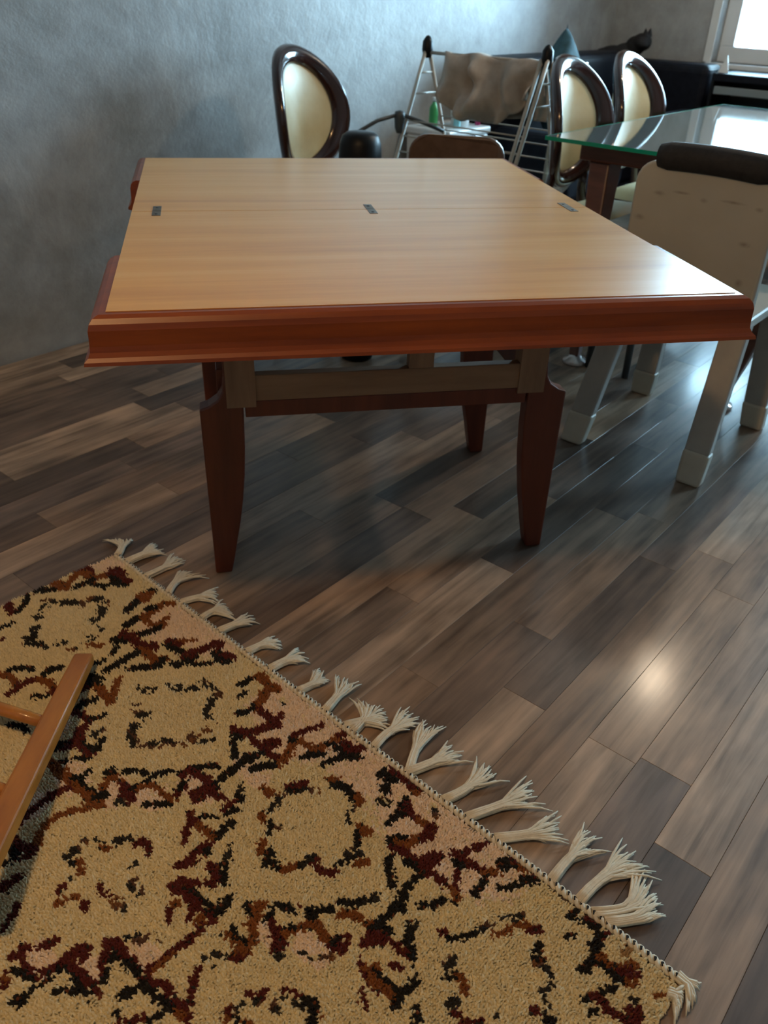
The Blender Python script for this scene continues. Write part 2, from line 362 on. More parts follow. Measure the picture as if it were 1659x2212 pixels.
LEG = [(-.407, .424), (-.404, 0), (-.366, 0), (-.357, .04), (-.348, .09), (-.338, .14), (-.329, .20), (-.322, .26), (-.3175, .33), (-.316, .40), (-.316, .655), (-.354, .655), (-.354, .49), (-.358, .462), (-.368, .444), (-.388, .430)]
YF, YB, LT = -.2888, .2166, .042
for sx in (-1, 1):
    for y0 in (YF, YB):
        out = [(-x if sx > 0 else x, z) for x, z in LEG]
        if sx > 0: out = out[::-1]
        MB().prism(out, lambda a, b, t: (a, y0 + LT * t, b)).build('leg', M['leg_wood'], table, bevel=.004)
        MB().bx(sx * .289, sx * .350, y0 - .003, y0 + LT - .004, .426, .655).build('post', M['raw_up'], table)
for y0 in (YF + .003, YB + .003):
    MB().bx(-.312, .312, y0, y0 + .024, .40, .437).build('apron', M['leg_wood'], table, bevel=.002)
    MB().bx(-.312, .312, y0 - .001, y0 + .024, .4372, .495).build('upper_rail', M['raw'], table, bevel=.002)
    MB().bx(.038, .092, y0 - .003, y0 + .024, .496, .655).build('post', M['raw_up'], table)
for sx in (-1, 1):
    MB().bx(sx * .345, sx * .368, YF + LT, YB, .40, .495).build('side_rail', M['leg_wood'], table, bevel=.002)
MB().bx(-.40, .40, -.30, .27, .655, .6995).build('bed_board', M['raw'], table)

# ------------------------------------------------------------------ rug
RA = Vector((-0.6476, 1.6039, 0)); RANG = -0.7271
rug = thing('shag_rug', 'cream shag rug with black and rust diamond pattern and knotted white fringe', 'rug', RA, RANG)
# rug coordinates: x along the fringed edge (1.459 m), y away from the table is negative
STROKES = """M14 -12,271 2,262 36,268;K11 -13,255 -19,230 -21,202 -20,177 -24,155;M18 -26,145 -12,124;B18 -10,148 25,150 38,143;B15 30,138 17,107 3,82 11,74;M15 0,83 11,68 39,79;B15 15,83 58,84 56,68 61,50;M26 58,33 76,28;M22 88,42 109,33;K14 76,47 105,49 124,43;K14 6,193 16,176 27,165;K13 52,125 53,102 53,84;K12 74,93 93,81 96,59;K10 45,259 31,239 7,216;K8 70,311 70,295 71,283;M9 102,326 104,320;G15 51,201 77,187 84,168 102,156 113,151 112,128 128,111 145,107 170,128 180,145 184,159;G11 208,167 220,161;G14 228,185 224,209;G14 233,236 207,242 188,250;G12 190,275 171,278;K14 171,278 153,291;G13 146,288 135,288;K13 149,279 123,263;G13 120,261 123,247;G13 95,237 88,239;G14 72,215 63,201;B12 246,203 264,190;K15 206,92 199,70 192,53 185,12;B16 179,42 188,21 199,40;K15 246,118 242,95 246,74;B15 250,70 243,42 242,20 258,4;K13 231,55 238,42;B13 249,76 280,79 304,71 283,42;K14 292,110 299,92 300,75;K19 270,158 285,148;M17 266,136 288,130 325,134;M24 330,129 342,117;B16 334,140 364,135 390,139 389,121;M17 353,85 370,73;K12 359,95 388,86 414,81;M15 401,83 429,75;B9 368,66 387,44;K13 390,124 398,141 389,154 367,186;K12 418,116 424,100 429,80;K13 335,222 337,197 335,174 335,149;K12 300,185 294,170;K9 299,230 309,220 307,208;K14 327,254 351,245;M17 345,282 351,263;K14 345,259 366,257;B14 365,258 395,259 418,263;B11 416,256 400,241 377,219;K12 387,323 383,302 393,283;M13 388,326 409,319;M11 413,319 433,316 441,328 444,341;K9 433,311 440,296 440,284;B11 202,375 208,363 236,363 259,367;M13 256,366 257,347 262,333 267,323;K12 203,354 209,335 231,322;K13 260,312 256,297 266,282;B13 265,325 290,318 314,322;M13 265,389 261,370;K8 300,358 319,339;M11 314,326 326,323;K10 341,422 355,409 373,407;G12 428,199 445,197 453,184;G12 461,162 480,148;G12 496,146 500,132;G12 461,233 483,241 500,236;G11 502,263 518,280;K14 383,88 394,87;M15 413,89 418,63 425,42 430,16;M18 426,30 438,18;K18 454,37 485,37;M16 469,27 485,22;K9 440,91 458,78 472,54;K10 424,117 425,92;K13 559,57 560,34 562,18;K8 584,83 582,67;B15 563,16 595,22 618,17;B16 608,36 619,56 627,75;K10 616,111 624,98 622,79;M14 640,74 665,75 692,78;M10 686,75 672,52;G8 646,29 654,30;M13 641,140 662,132 671,114 681,92;K11 653,152 666,143;M13 664,133 697,133 716,129;M20 709,124 719,107;K11 664,161 691,180;K11 706,165 717,158 721,139;M12 732,132 749,127 764,124;B12 762,136 758,114 745,93 737,81;K12 737,81 743,75;M11 730,72 736,50 749,21;B12 749,73 774,71 787,59 790,33 792,14;M13 790,12 793,2;K11 789,38 812,34 835,35;M15 811,20 831,23 841,5;K12 780,96 786,82 798,67;K10 818,81 823,62 833,40;K11 833,40 852,25;K12 738,178 745,160 758,144;K12 712,229 712,204 713,181 716,163;K9 658,267 661,247 670,231 691,213;M13 663,255 688,249 710,248;K10 707,248 725,247;M18 716,277 714,261;G12 474,152 484,151;G12 497,146 503,131 500,107 510,106 537,106 555,106 553,126 566,139 567,151;G12 587,144 586,157 599,161;G11 608,176 597,200;G11 631,186 626,198 601,211;G11 597,238 602,229;G11 503,263 514,280 541,288 557,276 571,263 575,244 596,238 607,228;G11 473,325 474,312;K10 474,354 497,351 503,341 490,324;M17 459,378 460,357 444,337;K15 444,392 451,378;M11 466,363 492,360 510,354;K8 480,405 490,395 498,373 512,367;B14 476,416 506,413 533,410 558,407 583,406 603,407 616,400;M12 547,421 541,437 541,458 542,479 548,502 551,528;K9 534,402 543,394 540,379;K7 548,399 571,397;B10 613,400 606,420 592,444 584,464 583,480 596,499 612,514;M12 548,536 570,533 597,531 614,521;M11 618,537 620,524;K10 559,544 584,544 607,544;K9 603,569 606,557;K14 593,397 601,388;B10 587,382 576,364 581,353;B10 578,352 604,352;K10 562,360 569,346;K10 581,335 595,318 613,311;M20 621,355 636,361;M11 606,353 628,349;K9 624,346 627,332;B10 633,340 636,324 648,315 672,315 694,307;K8 662,352 675,343 684,330 695,320;K10 627,318 628,300 639,278;K10 655,270 661,249;M11 662,270 684,283 684,300;K9 680,290 675,274;G11 626,377 641,375;G10 658,454 664,445 674,441;B8 686,442 696,435;G9 690,423 697,419 700,404 706,401;M9 721,402 724,389 739,392 752,398;G8 756,408 751,422;G8 753,437 757,436;G8 770,438 778,449 790,440 798,446;G8 791,482 804,476;G7 779,480 781,473;M7 748,483 761,487 765,478;M11 761,516 756,510;B8 725,540 730,527 735,515;M10 709,529 705,519;G8 694,505 697,505;K8 678,490 682,489;B10 685,480 701,487;G12 663,488 661,481;G8 661,472 664,472;M12 642,584 643,572 644,559;M8 684,583 695,595;M9 775,349 755,329 743,309;M12 801,376 811,358;M15 829,402 839,387;M14 661,259 680,248 702,247;M22 713,278 720,258;M12 722,255 748,250;K11 716,223 714,193 715,162;G10 741,209 754,217;K10 763,229 775,234;M10 770,265 765,244;K9 780,265 784,248;M11 732,306 744,310 759,311;K7 752,299 755,290 770,282;B12 764,313 784,309 802,306;K10 803,297 797,283 802,270;M11 805,363 801,347 802,331 806,318;K8 815,336 812,327;G11 847,320 831,303;K9 847,334 855,323;M13 837,344 856,347 865,347;K8 862,336 878,346;M8 835,385 856,365 871,361;K9 839,392 848,386;K8 858,387 889,386;B9 781,190 798,184 798,194;G10 817,179 823,194 823,210;M12 811,155 827,131;K9 817,163 824,156 837,135;G9 837,135 856,128;B10 848,97 858,87;K11 864,99 880,87 898,93 909,96;B10 907,85 921,94;G8 921,108 924,122 933,139 939,123;B11 954,127 972,129;K8 959,138 975,154;G11 975,181 980,170 989,166;K6 976,206 986,184 992,172;B10 1000,180 1009,165;M10 961,229 978,223 986,213;M10 944,231 947,219;G10 939,236 940,220;K8 935,248 938,246;B9 923,269 928,261 930,251;K11 896,280 894,271 884,262;K11 897,273 910,272;B10 875,274 863,259;G15 853,236 853,226;K8 858,243 844,223;B8 820,226 834,232;M11 849,399 868,396 879,398;K13 899,387 907,379 902,360;K9 929,344 946,351;B10 940,337 953,342 960,358;K14 968,334 969,333;B7 943,331 952,325;K8 957,320 961,311;K10 968,306 983,305;M5 984,294 986,294;K11 1003,286 1014,291;K11 1016,271 1022,263;K8 1014,296 1012,277;K9 1027,245 1039,238 1049,223 1056,214 1062,200;M11 976,340 990,339;M19 1002,345 1010,354;G7 1020,363 1025,365;B9 1004,338 1009,324 1016,309 1022,298 1032,294;K5 997,330 1007,318;B10 1036,297 1056,298 1079,297;M10 1063,300 1083,298 1080,286;K8 1061,291 1068,286;M7 1068,281 1073,274;G6 1042,335 1055,334 1067,325;G7 1071,317 1081,305;B11 1042,256 1054,245 1068,241 1085,240;K7 1088,240 1098,233;M19 1099,256 1107,243;M10 1099,266 1101,264;B9 940,395 957,391 974,394 978,382 973,371;B12 975,403 987,391;M7 978,411 988,399;K6 938,384 955,385 973,382;B9 959,362 979,372;M9 911,438 912,422 911,406 916,393;M9 915,446 915,434;B11 898,411 897,402;M9 893,395 905,393;G8 950,433 956,425 967,417;G10 956,442 962,438;M9 955,454 966,470 980,485 991,495 1005,507;M10 1115,290 1126,294 1144,297 1158,297;B8 1124,289 1132,274;K7 1136,288 1147,285;M7 1141,317 1151,320 1160,329;M8 1031,427 1043,423 1047,410;M6 1063,390 1070,383 1085,379;G6 1046,426 1059,418 1070,416 1079,412;G6 1067,412 1075,396 1079,390 1091,389;K11 1097,381 1107,371 1116,384 1122,391;G8 1038,445 1035,453 1029,456;M6 1026,456 1037,460;K7 1042,455 1050,460;B6 1036,469 1038,467;B6 1057,455 1061,450;B6 1127,382 1130,379;M10 647,586 645,572;M9 685,581 698,599 707,615;M9 754,625 751,609 759,601;M10 769,589 774,570;M9 756,616 782,616 803,612 807,597 808,580 812,564;M17 810,559 818,549;K8 772,630 796,622 804,621;K9 817,616 822,600;K10 816,586 825,579;M10 820,572 844,568 862,568;K8 843,578 865,580 876,576;K7 842,609 848,595 863,589;M8 867,567 888,567;M9 832,519 844,507;M10 863,549 847,537 837,523;K10 854,530 858,522;M10 847,514 871,514 894,510;K9 871,518 901,515;G9 846,495 864,483 876,469;M9 906,505 909,478 909,454 915,434;B6 910,500 913,481 912,460;M9 913,510 942,500 966,498 986,501;K9 914,520 943,514 972,510;B8 981,505 994,507;K13 911,543 915,535;K8 873,551 865,541;M8 771,642 787,653;B8 777,643 781,642;K10 813,649 822,645;K7 817,640 814,625;K7 924,566 930,566;M7 937,570 951,553 956,542;K7 962,542 970,522;M11 820,404 836,403 864,397;M11 826,391 842,381;B9 849,422 852,414;M8 853,431 869,444;M9 885,418 873,404;K18 910,23 927,17;M12 916,5 930,-1 946,5;K13 927,41 940,46;G11 943,67 956,61;M14 949,5 971,5 972,-10;B10 975,15 977,9;M9 958,-14 969,-14;K10 974,33 980,57;K13 981,59 989,62;K10 983,90 984,73 989,59;M11 981,40 997,50 1013,51 1029,48;B11 1018,50 1025,49;M13 1041,59 1043,44;M8 1051,56 1048,67 1039,80;G8 1015,10 1031,23;K11 1010,111 1018,94;B12 1021,112 1031,100 1037,84;M12 1021,118 1037,112 1057,110;M20 1072,104 1083,85;K10 1033,145 1030,130;K11 1037,149 1053,157 1063,169;K10 1053,122 1072,118 1085,123 1084,143 1085,161;M11 1076,112 1099,110 1117,109 1138,108;M8 1096,57 1110,47 1117,25 1128,-4;M11 1100,59 1116,55 1135,54 1155,50 1166,41;B11 1158,52 1168,37;K11 1112,71 1118,68;M9 1124,82 1136,104;B9 1136,109 1152,115;K7 1154,122 1155,120;K10 1167,90 1165,70 1162,60;K13 1165,89 1167,88;M12 1160,-9 1163,-17;K16 1166,18 1177,2;M11 1169,-5 1191,0;B11 1194,3 1204,-7 1224,-18;K12 1208,18 1220,3;M8 1214,0 1224,-15;K9 1187,57 1200,44 1210,21;K11 1087,163 1092,182 1092,200;K9 1119,164 1128,150 1136,132;G11 1057,205 1070,195;K10 1085,167 1094,195 1092,218 1088,235;K9 1093,186 1106,189;K11 1088,237 1099,229 1113,228;M17 1101,249 1112,243;K11 1125,196 1135,209 1145,224;G8 1130,191 1134,190;M10 1128,235 1146,235 1160,235;K8 1150,221 1166,234;M7 1148,259 1161,254;B7 1127,281 1137,274;K10 1136,288 1151,285 1169,284 1184,282;B10 1139,293 1154,292 1169,292 1180,293;K10 1186,282 1186,263 1186,252;K9 1187,290 1190,303;K8 1210,283 1219,290 1226,295;M8 1165,173 1173,172;K7 1180,178 1189,164 1198,153 1205,139 1211,125;G6 1202,127 1213,113;B7 1223,121 1235,114 1237,98;G7 1223,94 1231,81 1238,67;B9 1242,85 1252,75;M10 1262,81 1272,71;K9 1281,87 1285,99;K7 1289,111 1299,102;G7 1293,117 1308,112 1317,112 1328,122 1324,134;G6 1322,143 1325,141;G6 1333,150 1342,152;M8 1328,174 1333,167;K8 1346,167 1356,165;G10 1197,188 1203,194 1206,207 1212,204;K7 1216,219 1223,212;B10 1231,206 1240,212 1247,218;G8 1239,232 1245,239 1238,248;M8 1250,253 1256,245;B5 1265,247 1268,245;M7 1267,254 1277,242 1286,233;G8 1295,212 1310,209;K9 1285,-9 1295,-7 1292,11 1292,21;M11 1292,-15 1307,-8;M8 1309,5 1324,1 1338,-10 1353,-25;K7 1309,13 1324,8 1333,5;K7 1307,45 1313,42;M8 1345,-4 1344,11 1343,25;K11 1339,16 1344,38 1354,45;K10 1352,52 1350,73;K12 1348,77 1351,75;B10 1358,42 1374,46;K8 1365,51 1375,49;B9 1375,42 1388,32 1400,16;M10 1385,49 1398,36 1410,27;B8 1396,52 1414,39;K8 1388,52 1397,53;T10 1377,-3 1383,13;K4 1437,-34 1444,-36;K7 1370,112 1379,99 1386,81 1396,65;M10 1377,97 1391,95 1404,99 1417,97;M21 1432,78 1436,92;K8 1385,119 1391,111;K8 1349,171 1357,167;B7 1442,36 1445,29;G8 1421,61 1424,58;P142 878,23 901,-14;P183 1007,21 1073,21 1124,20;P160 685,25 744,33;P136 343,0 407,0;P114 287,56 317,47;P63 1076,79 1108,59;P73 639,62 659,50;P59 714,109 721,87;P54 519,404 543,409;P52 599,367 619,375;P52 653,334 663,332;P90 -30,35 17,14;P50 414,391 405,368;P52 535,496 534,471;P45 720,178 761,181;P53 689,265 716,266;P34 979,354 994,349;P40 1038,326 1063,322;P40 878,499 896,496;P40 776,598 796,602;P39 845,559 853,560;P68 745,79 765,75;P73 1200,-154 1145,-168"""
RL, RWD, CELL = 1.462, 1.25, .0042
nu, nv = int(RL / CELL), int(RWD / CELL)
U, V = np.meshgrid((np.arange(nu) + .5) * CELL, (np.arange(nv) + .5) * CELL, indexing='ij')
# each knot takes the colour at a slightly displaced spot: ragged, hand-knotted outlines
ju = U + RNG.normal(0, .0017, U.shape); jv = V + RNG.normal(0, .0017, V.shape)
vm = .70
jv2 = np.where(jv > vm, 2 * vm - jv, jv)           # beyond what was seen the pattern repeats mirrored
code = np.zeros(U.shape, int); best = np.full(U.shape, 9.)
CODES = dict(K=1, M=2, B=3, G=4, P=5, T=6)
todo = []
for st in STROKES.split(';'):
    h, *pts = st.split(); todo.append((h[0], int(h[1:]) / 1000, [tuple(int(q) / 1000 for q in p.split(',')) for p in pts]))
todo.sort(key=lambda t: 0 if t[0] == 'P' else 1)
for c, w, pts in todo:
    pts = np.array(pts); r = w / 2 * dict(P=1.0, T=1.0, G=1.45, K=1.38, M=1.32, B=1.38)[c]
    lo, hi = pts.min(0) - r - .012, pts.max(0) + r + .012
    ok = (ju > lo[0]) & (ju < hi[0]) & (jv2 > lo[1]) & (jv2 < hi[1])
    if not ok.any(): continue
    x, y = ju[ok], jv2[ok]; d = np.full(x.shape, 9.)
    for (ax, ay), (bx_, by) in zip(pts[:-1], pts[1:]):
        L2 = (bx_-ax)**2 + (by-ay)**2 + 1e-9; t = np.clip(((x-ax)*(bx_-ax) + (y-ay)*(by-ay)) / L2, 0, 1)
        d = np.minimum(d, np.hypot(x-ax-t*(bx_-ax), y-ay-t*(by-ay)))
    hit = d < r * (.85 + .3 * RNG.random(x.shape))
    if c == 'P': hit &= RNG.random(x.shape) < .95
    cc = code[ok]; cc[hit] = CODES[c]; code[ok] = cc
PAL = {0: (.72, .625, .40), 1: (.016, .014, .012), 2: (.095, .017, .014), 3: (.22, .075, .022), 5: (.80, .655, .52), 6: (.34, .21, .10)}
rgb = np.zeros(U.shape + (3,))
for k, c in PAL.items(): rgb[code == k] = c
def lownoise(n, m, cells):
    g0 = RNG.normal(0, 1, (n // cells + 3, m // cells + 3)); a = np.arange(n) / cells; b = np.arange(m) / cells
    i, j = a.astype(int), b.astype(int); fa, fb = (a - i)[:, None], (b - j)[None]
    return (g0[i][:, j]*(1-fa)*(1-fb) + g0[i+1][:, j]*fa*(1-fb) + g0[i][:, j+1]*(1-fa)*fb + g0[i+1][:, j+1]*fa*fb)
# the inner squares are dotted: small clumps of dark, brown and rust knots on cream
g = code == 4
dot, hue = lownoise(nu, nv, 2), lownoise(nu, nv, 6)
dk = g & (dot > -.32)
rgb[g] = PAL[0]; rgb[dk & (hue < .25)] = (.030, .026, .022); rgb[dk & (hue >= .25) & (hue < .7)] = (.11, .055, .035); rgb[dk & (hue >= .7)] = (.19, .08, .03)
mixin = (code > 0) & (code < 4) & (RNG.random(U.shape) < .07)
rgb[mixin] = np.array([(.03, .025, .02), (.15, .045, .02)])[RNG.integers(0, 2, mixin.sum())]
rgb *= (1 + RNG.normal(0, .05, U.shape))[..., None]; rgb = np.clip(rgb, .004, .9)
hgt = .009 + .0011 * lownoise(nu, nv, 9) + .0006 * lownoise(nu, nv, 3)
def colour_attr(me, cols):
    at = me.color_attributes.new('yarn', 'FLOAT_COLOR', 'POINT'); at.data.foreach_set('color', np.concatenate([cols, np.ones((len(cols), 1))], 1).astype(np.float32).ravel())
def yarn_mat():
    m, nt, b = base('knotted_wool', rough=.95, spec=.1); a = N(nt, 'VertexColor'); a.layer_name = 'yarn'; nt.links.new(a.outputs[0], b.inputs['Base Color']); b.inputs['Sheen Weight'].default_value = .15; return m
M['yarn'] = yarn_mat()
# woven ground under the pile
gx = np.stack([U, -V, hgt - .003], -1).reshape(-1, 3)
idx = np.arange(nu * nv).reshape(nu, nv); q = np.stack([idx[:-1, :-1], idx[1:, :-1], idx[1:, 1:], idx[:-1, 1:]], -1).reshape(-1, 4)[:, ::-1]
edge = np.concatenate([idx[:, 0], idx[-1, 1:], idx[-2::-1, -1], idx[0, -2:0:-1]])
low = gx[edge].copy(); low[:, 2] = .0005
nb = len(gx); vs = np.concatenate([gx, low]); ne = len(edge)
skirt = np.array([(edge[i], edge[(i+1) % ne], nb + (i+1) % ne, nb + i) for i in range(ne)])
me = bpy.data.meshes.new('woven_ground'); allf = np.concatenate([q, skirt]); me.from_pydata(vs.tolist(), [], allf.tolist())
colour_attr(me, np.concatenate([rgb.reshape(-1, 3) * .8, rgb.reshape(-1, 3)[edge] * .8])); me.materials.append(M['yarn'])
o = bpy.data.objects.new('woven_ground', me); COL.objects.link(o); o.parent = rug; o['kind'] = 'stuff'
# pile: one leaning tuft per knot
n = nu * nv; cx = (U + RNG.normal(0, .0007, U.shape)).ravel(); cy = (-V + RNG.normal(0, .0007, U.shape)).ravel(); cz = hgt.ravel()
th = RNG.random(n) * 2 * np.pi; rr = .0030 + .0009 * RNG.random(n); hh = .0040 + .0028 * RNG.random(n)
lean = np.stack([RNG.normal(.0012, .0018, n), RNG.normal(-.0016, .0018, n)], 1)
tv = np.zeros((n, 4, 3))
for k in range(3):
    tv[:, k, 0] = cx + rr * np.cos(th + 2.094 * k); tv[:, k, 1] = cy + rr * np.sin(th + 2.094 * k); tv[:, k, 2] = cz - .003
tv[:, 3, 0] = cx + lean[:, 0]; tv[:, 3, 1] = cy + lean[:, 1]; tv[:, 3, 2] = cz + hh
b4 = (np.arange(n) * 4)[:, None]; tf = np.concatenate([b4 + np.array([[0, 1, 3]]), b4 + np.array([[1, 2, 3]]), b4 + np.array([[2, 0, 3]])])
me = bpy.data.meshes.new('pile'); me.vertices.add(n * 4); me.vertices.foreach_set('co', tv.ravel().astype(np.float32))
me.loops.add(len(tf) * 3); me.polygons.add(len(tf)); me.loops.foreach_set('vertex_index', tf.ravel().astype(np.int32))
me.polygons.foreach_set('loop_start', (np.arange(len(tf)) * 3).astype(np.int32)); me.polygons.foreach_set('loop_total', np.full(len(tf), 3, np.int32)); me.update(); me.validate()
me.polygons.foreach_set('use_smooth', np.ones(len(tf), bool))
colour_attr(me, np.repeat(rgb.reshape(-1, 3), 4, 0)); me.materials.append(M['yarn'])
o = bpy.data.objects.new('pile', me); COL.objects.link(o); o.parent = rug; o['kind'] = 'stuff'
# braided edge: a cream two-ply cord with black stitches between the plies
for ph in (0, math.pi):
    path = [(x, .008 + .0042 * math.cos(x * 280 + ph), .007 + .0034 * math.sin(x * 280 + ph)) for x in np.arange(.0, RL, .0028)]
    MB().tube(path, .0038, 6).build('edge_cord', M['cord'], rug, smooth=True)
st = MB()
for x in np.arange(.006, RL, .0224 / 2):
    st.box((x, .0085, .0115), (.0042, .0070, .0040), Matrix.Rotation(.6, 3, 'Z'))
o = st.build('stitching', M['stitch'], rug, bevel=.001); o['kind'] = 'stuff'
# fringe: every knotted tassel a part
TAS = [(9, 1, -45, -52), (47, -10, 57, -94), (126, -22, 125, -103), (216, -4, 189, -94), (263, -14, 308, -74), (339, -18, 355, -68), (401, -11, 420, -88), (493, -18, 505, -77), (566, -18, 586, -83), (651, -11, 660, -74), (728, -6, 709, -99), (782, -18, 824, -76), (802, -20, 772, -78), (857, -19, 877, -112), (937, -24, 966, -113), (941, -38, 895, -121), (1021, -28, 1022, -119), (1071, -26, 1129, -128), (1131, -36, 1196, -103), (1239, -40, 1251, -125), (1289, -35, 1325, -137), (1315, -36, 1363, -107), (1336, -34, 1389, -84), (1451, -10, 1482, -12), (1452, 23, 1472, 19)]
rt_ = random.Random(21)
for i, (bx0, by0, ex0, ey0) in enumerate(TAS):
    b0 = Vector((bx0/1000, .009 if i < 23 else -by0/1000, .005)); e0 = Vector((ex0/1000, -ey0/1000, .006))
    d = e0 - b0; L = d.length; sd = Vector((-d.y, d.x, 0)).normalized(); bend = rt_.uniform(-.14, .14) * L
    m = MB()
    def at(t, off=0.0, z=0.0): return b0 + d * t + sd * (bend * math.sin(math.pi * t) + off) + Vector((0, 0, z))
    k = .52; wide = rt_.uniform(.016, .030); d = d * 1.04; tw = rt_.uniform(-.35, .35)
    for s in range(40):                                              # a flat bundle of yarn: bound at the neck, loose and fanned at the end
        a = (s / 39 - .5) * 2; ln = rt_.uniform(.66, 1.08); cur = rt_.uniform(-.014, .014); lay = rt_.uniform(-1, 1)
        pts = []
        for q in (0, .18, .36, .52, .70, .86, 1):
            t = q * ln; fan = max(0, t - k) / (1 - k)
            half = .0068 - .0014 * min(1, t / k) + wide * fan ** .8
            hz = .0045 * lay * (1 - fan) + .004 * math.sin(3 * fan + lay) * fan + (.0035 if q < .95 else 0)
            pts.append(at(t, a * half + cur * fan * fan + tw * .05 * fan, hz))
        m.tube(pts, [.0022, .0024, .0023, .0026, .0025, .0019, .0008], 5)
    kn = at(k * .9); m.lathe([(.001, -.005), (.0068, -.0045), (.0080, 0), (.0068, .0045), (.001, .005)], (kn.x, kn.y, kn.z + .003), 12)
    m.build('tassel', M['cord'], rug, smooth=True)

# ------------------------------------------------------------------ orange wooden frame lying low over the rug
fr_ = thing('wooden_frame', 'orange varnished wooden frame with round rungs resting on the patterned rug', 'ladder', (-0.585, 1.215, 0))
E0, E1 = Vector((0, .006, .033)), Vector((.044, -.570, .127)); RD = Vector((-.95, .30, 0)).normalized()
def post(off):
    d = (E1 - E0).normalized(); a, b = E0 + off - d * .0, E1 + off; X_ = d.cross(Vector((0, 0, 1))).normalized(); Y_ = X_.cross(d).normalized()
    pr = MB(); pr.prism([(-.019, -.013), (.019, -.013), (.019, .013), (-.019, .013)], lambda u, v, t: (a + X_ * u + Y_ * v) if t == 0 else (b + X_ * u * 1.15 + Y_ * v * 1.15))
    return pr.build('post', M['orange_wood'], fr_, bevel=.006, seg=3)
post(Vector((0, 0, 0))); post(RD * .36)
for t in (.36, .66, .95):
    c = E0 + (E1 - E0) * t - Vector((0, 0, .001))
    MB().tube([c + RD * (s * .36) for s in (0, .25, .5, .75, 1)], [.0105, .0115, .012, .0115, .0105], 12).build('rung', M['orange_wood'], fr_, smooth=True)

# ------------------------------------------------------------------ medallion chairs (front faces local -y)
def medallion(name, label, A, P, rz, group):
    t = thing(name, label, 'chair', W(A, P), rz, group)
    seat_out = [(-.24, -.24), (.24, -.24), (.25, -.18), (.21, .20), (.19, .22), (-.19, .22), (-.21, .20), (-.25, -.18)]
    MB().prism(seat_out, lambda a, b, k: (a, b, .36 + .075 * k)).build('seat_frame', M['walnut'], t, bevel=.01)
    P_ = []
    for i in range(13):
        for j in range(13):
            u, v = i / 6 - 1, j / 6 - 1; wd_ = .235 - .035 * (v + 1) / 2
            P_.append((u * wd_, v * .215 - .01, .436 + .05 * max(0, (1 - u ** 4)) * max(0, (1 - v ** 4))))
    MB().grid(P_, 13, 13).build('seat_cushion', M['satin'], t, smooth=True)
    for sx in (-1, 1):
        MB().lathe([(.010, 0), (.014, .01), (.012, .03), (.022, .26), (.026, .30), (.020, .315), (.027, .335), (.027, .36)], (sx * .215, -.205, 0), 14).build('leg', M['walnut'], t, smooth=True)
        MB().tube([(sx * .19, .30, 0), (sx * .185, .25, .18), (sx * .175, .215, .37)], [.014, .019, .023], 10).build('leg', M['walnut'], t, smooth=True)
    ca, cb, zc, y0, tilt = .185, .205, .755, .255, .13
    def bp(x, z, y):            # barrel-curved, backward-leaning back
        return (x, y0 + y - 2.15 * x * x + tilt * (z - zc), z)
    prof = [(-.034, -.010), (-.030, -.020), (-.016, -.027), (.004, -.027), (.022, -.021), (.030, -.010), (.032, .006), (.026, .020), (0, .025), (-.026, .020)]
    P_ = []; nT = 56
    for i in range(nT):
        a = 2 * math.pi * i / nT; sx_, sz_ = math.cos(a), math.sin(a)
        for (o, y) in prof: P_.append(bp((ca + o) * sx_, zc + (cb + o) * sz_, y))
    n_ = len(prof); g_ = MB(); fs = []
    for i in range(nT):
        for j in range(n_): fs.append((i*n_+j, ((i+1) % nT)*n_+j, ((i+1) % nT)*n_+(j+1) % n_, i*n_+(j+1) % n_))
    g_.add(P_, fs); bf = g_.build('back_frame', M['walnut'], t, smooth=True)
    for name_, sg in (('back_pad', -1), ('rear_pad', 1)):
        P_ = []
        for i in range(32):
            for j in range(9):
                r = j / 8; a = 2 * math.pi * i / 32
                P_.append(bp((ca - .026) * r * math.cos(a), zc + (cb - .026) * r * math.sin(a), sg * (.010 + .018 * (1 - r ** 3))))
        MB().grid(P_, 32, 9, True).build(name_, M['satin'], t, smooth=True)
    for sx in (-1, 1):
        MB().tube([(sx * .165, .205, .40), (sx * .15, .212, .50), bp(sx * .125, zc - .165, 0)], [.022, .018, .018], 10).build('stile', M['walnut'], t, smooth=True)
    return t
MED = 'medallion chairs with cream backs'
med = medallion('medallion_chair', 'medallion chair with oval cream back standing against the grey plaster wall behind the folding table', 2.55, 2.30, WA + .13, MED)
dup(med, W(3.21, 1.50), WA, 'medallion chair with oval cream back beside the drying rack, partly below the glass edge')
dup(med, W(3.78, 1.53), WA + .0, 'medallion chair with oval cream back below the black cat, farther along the glass dining table')

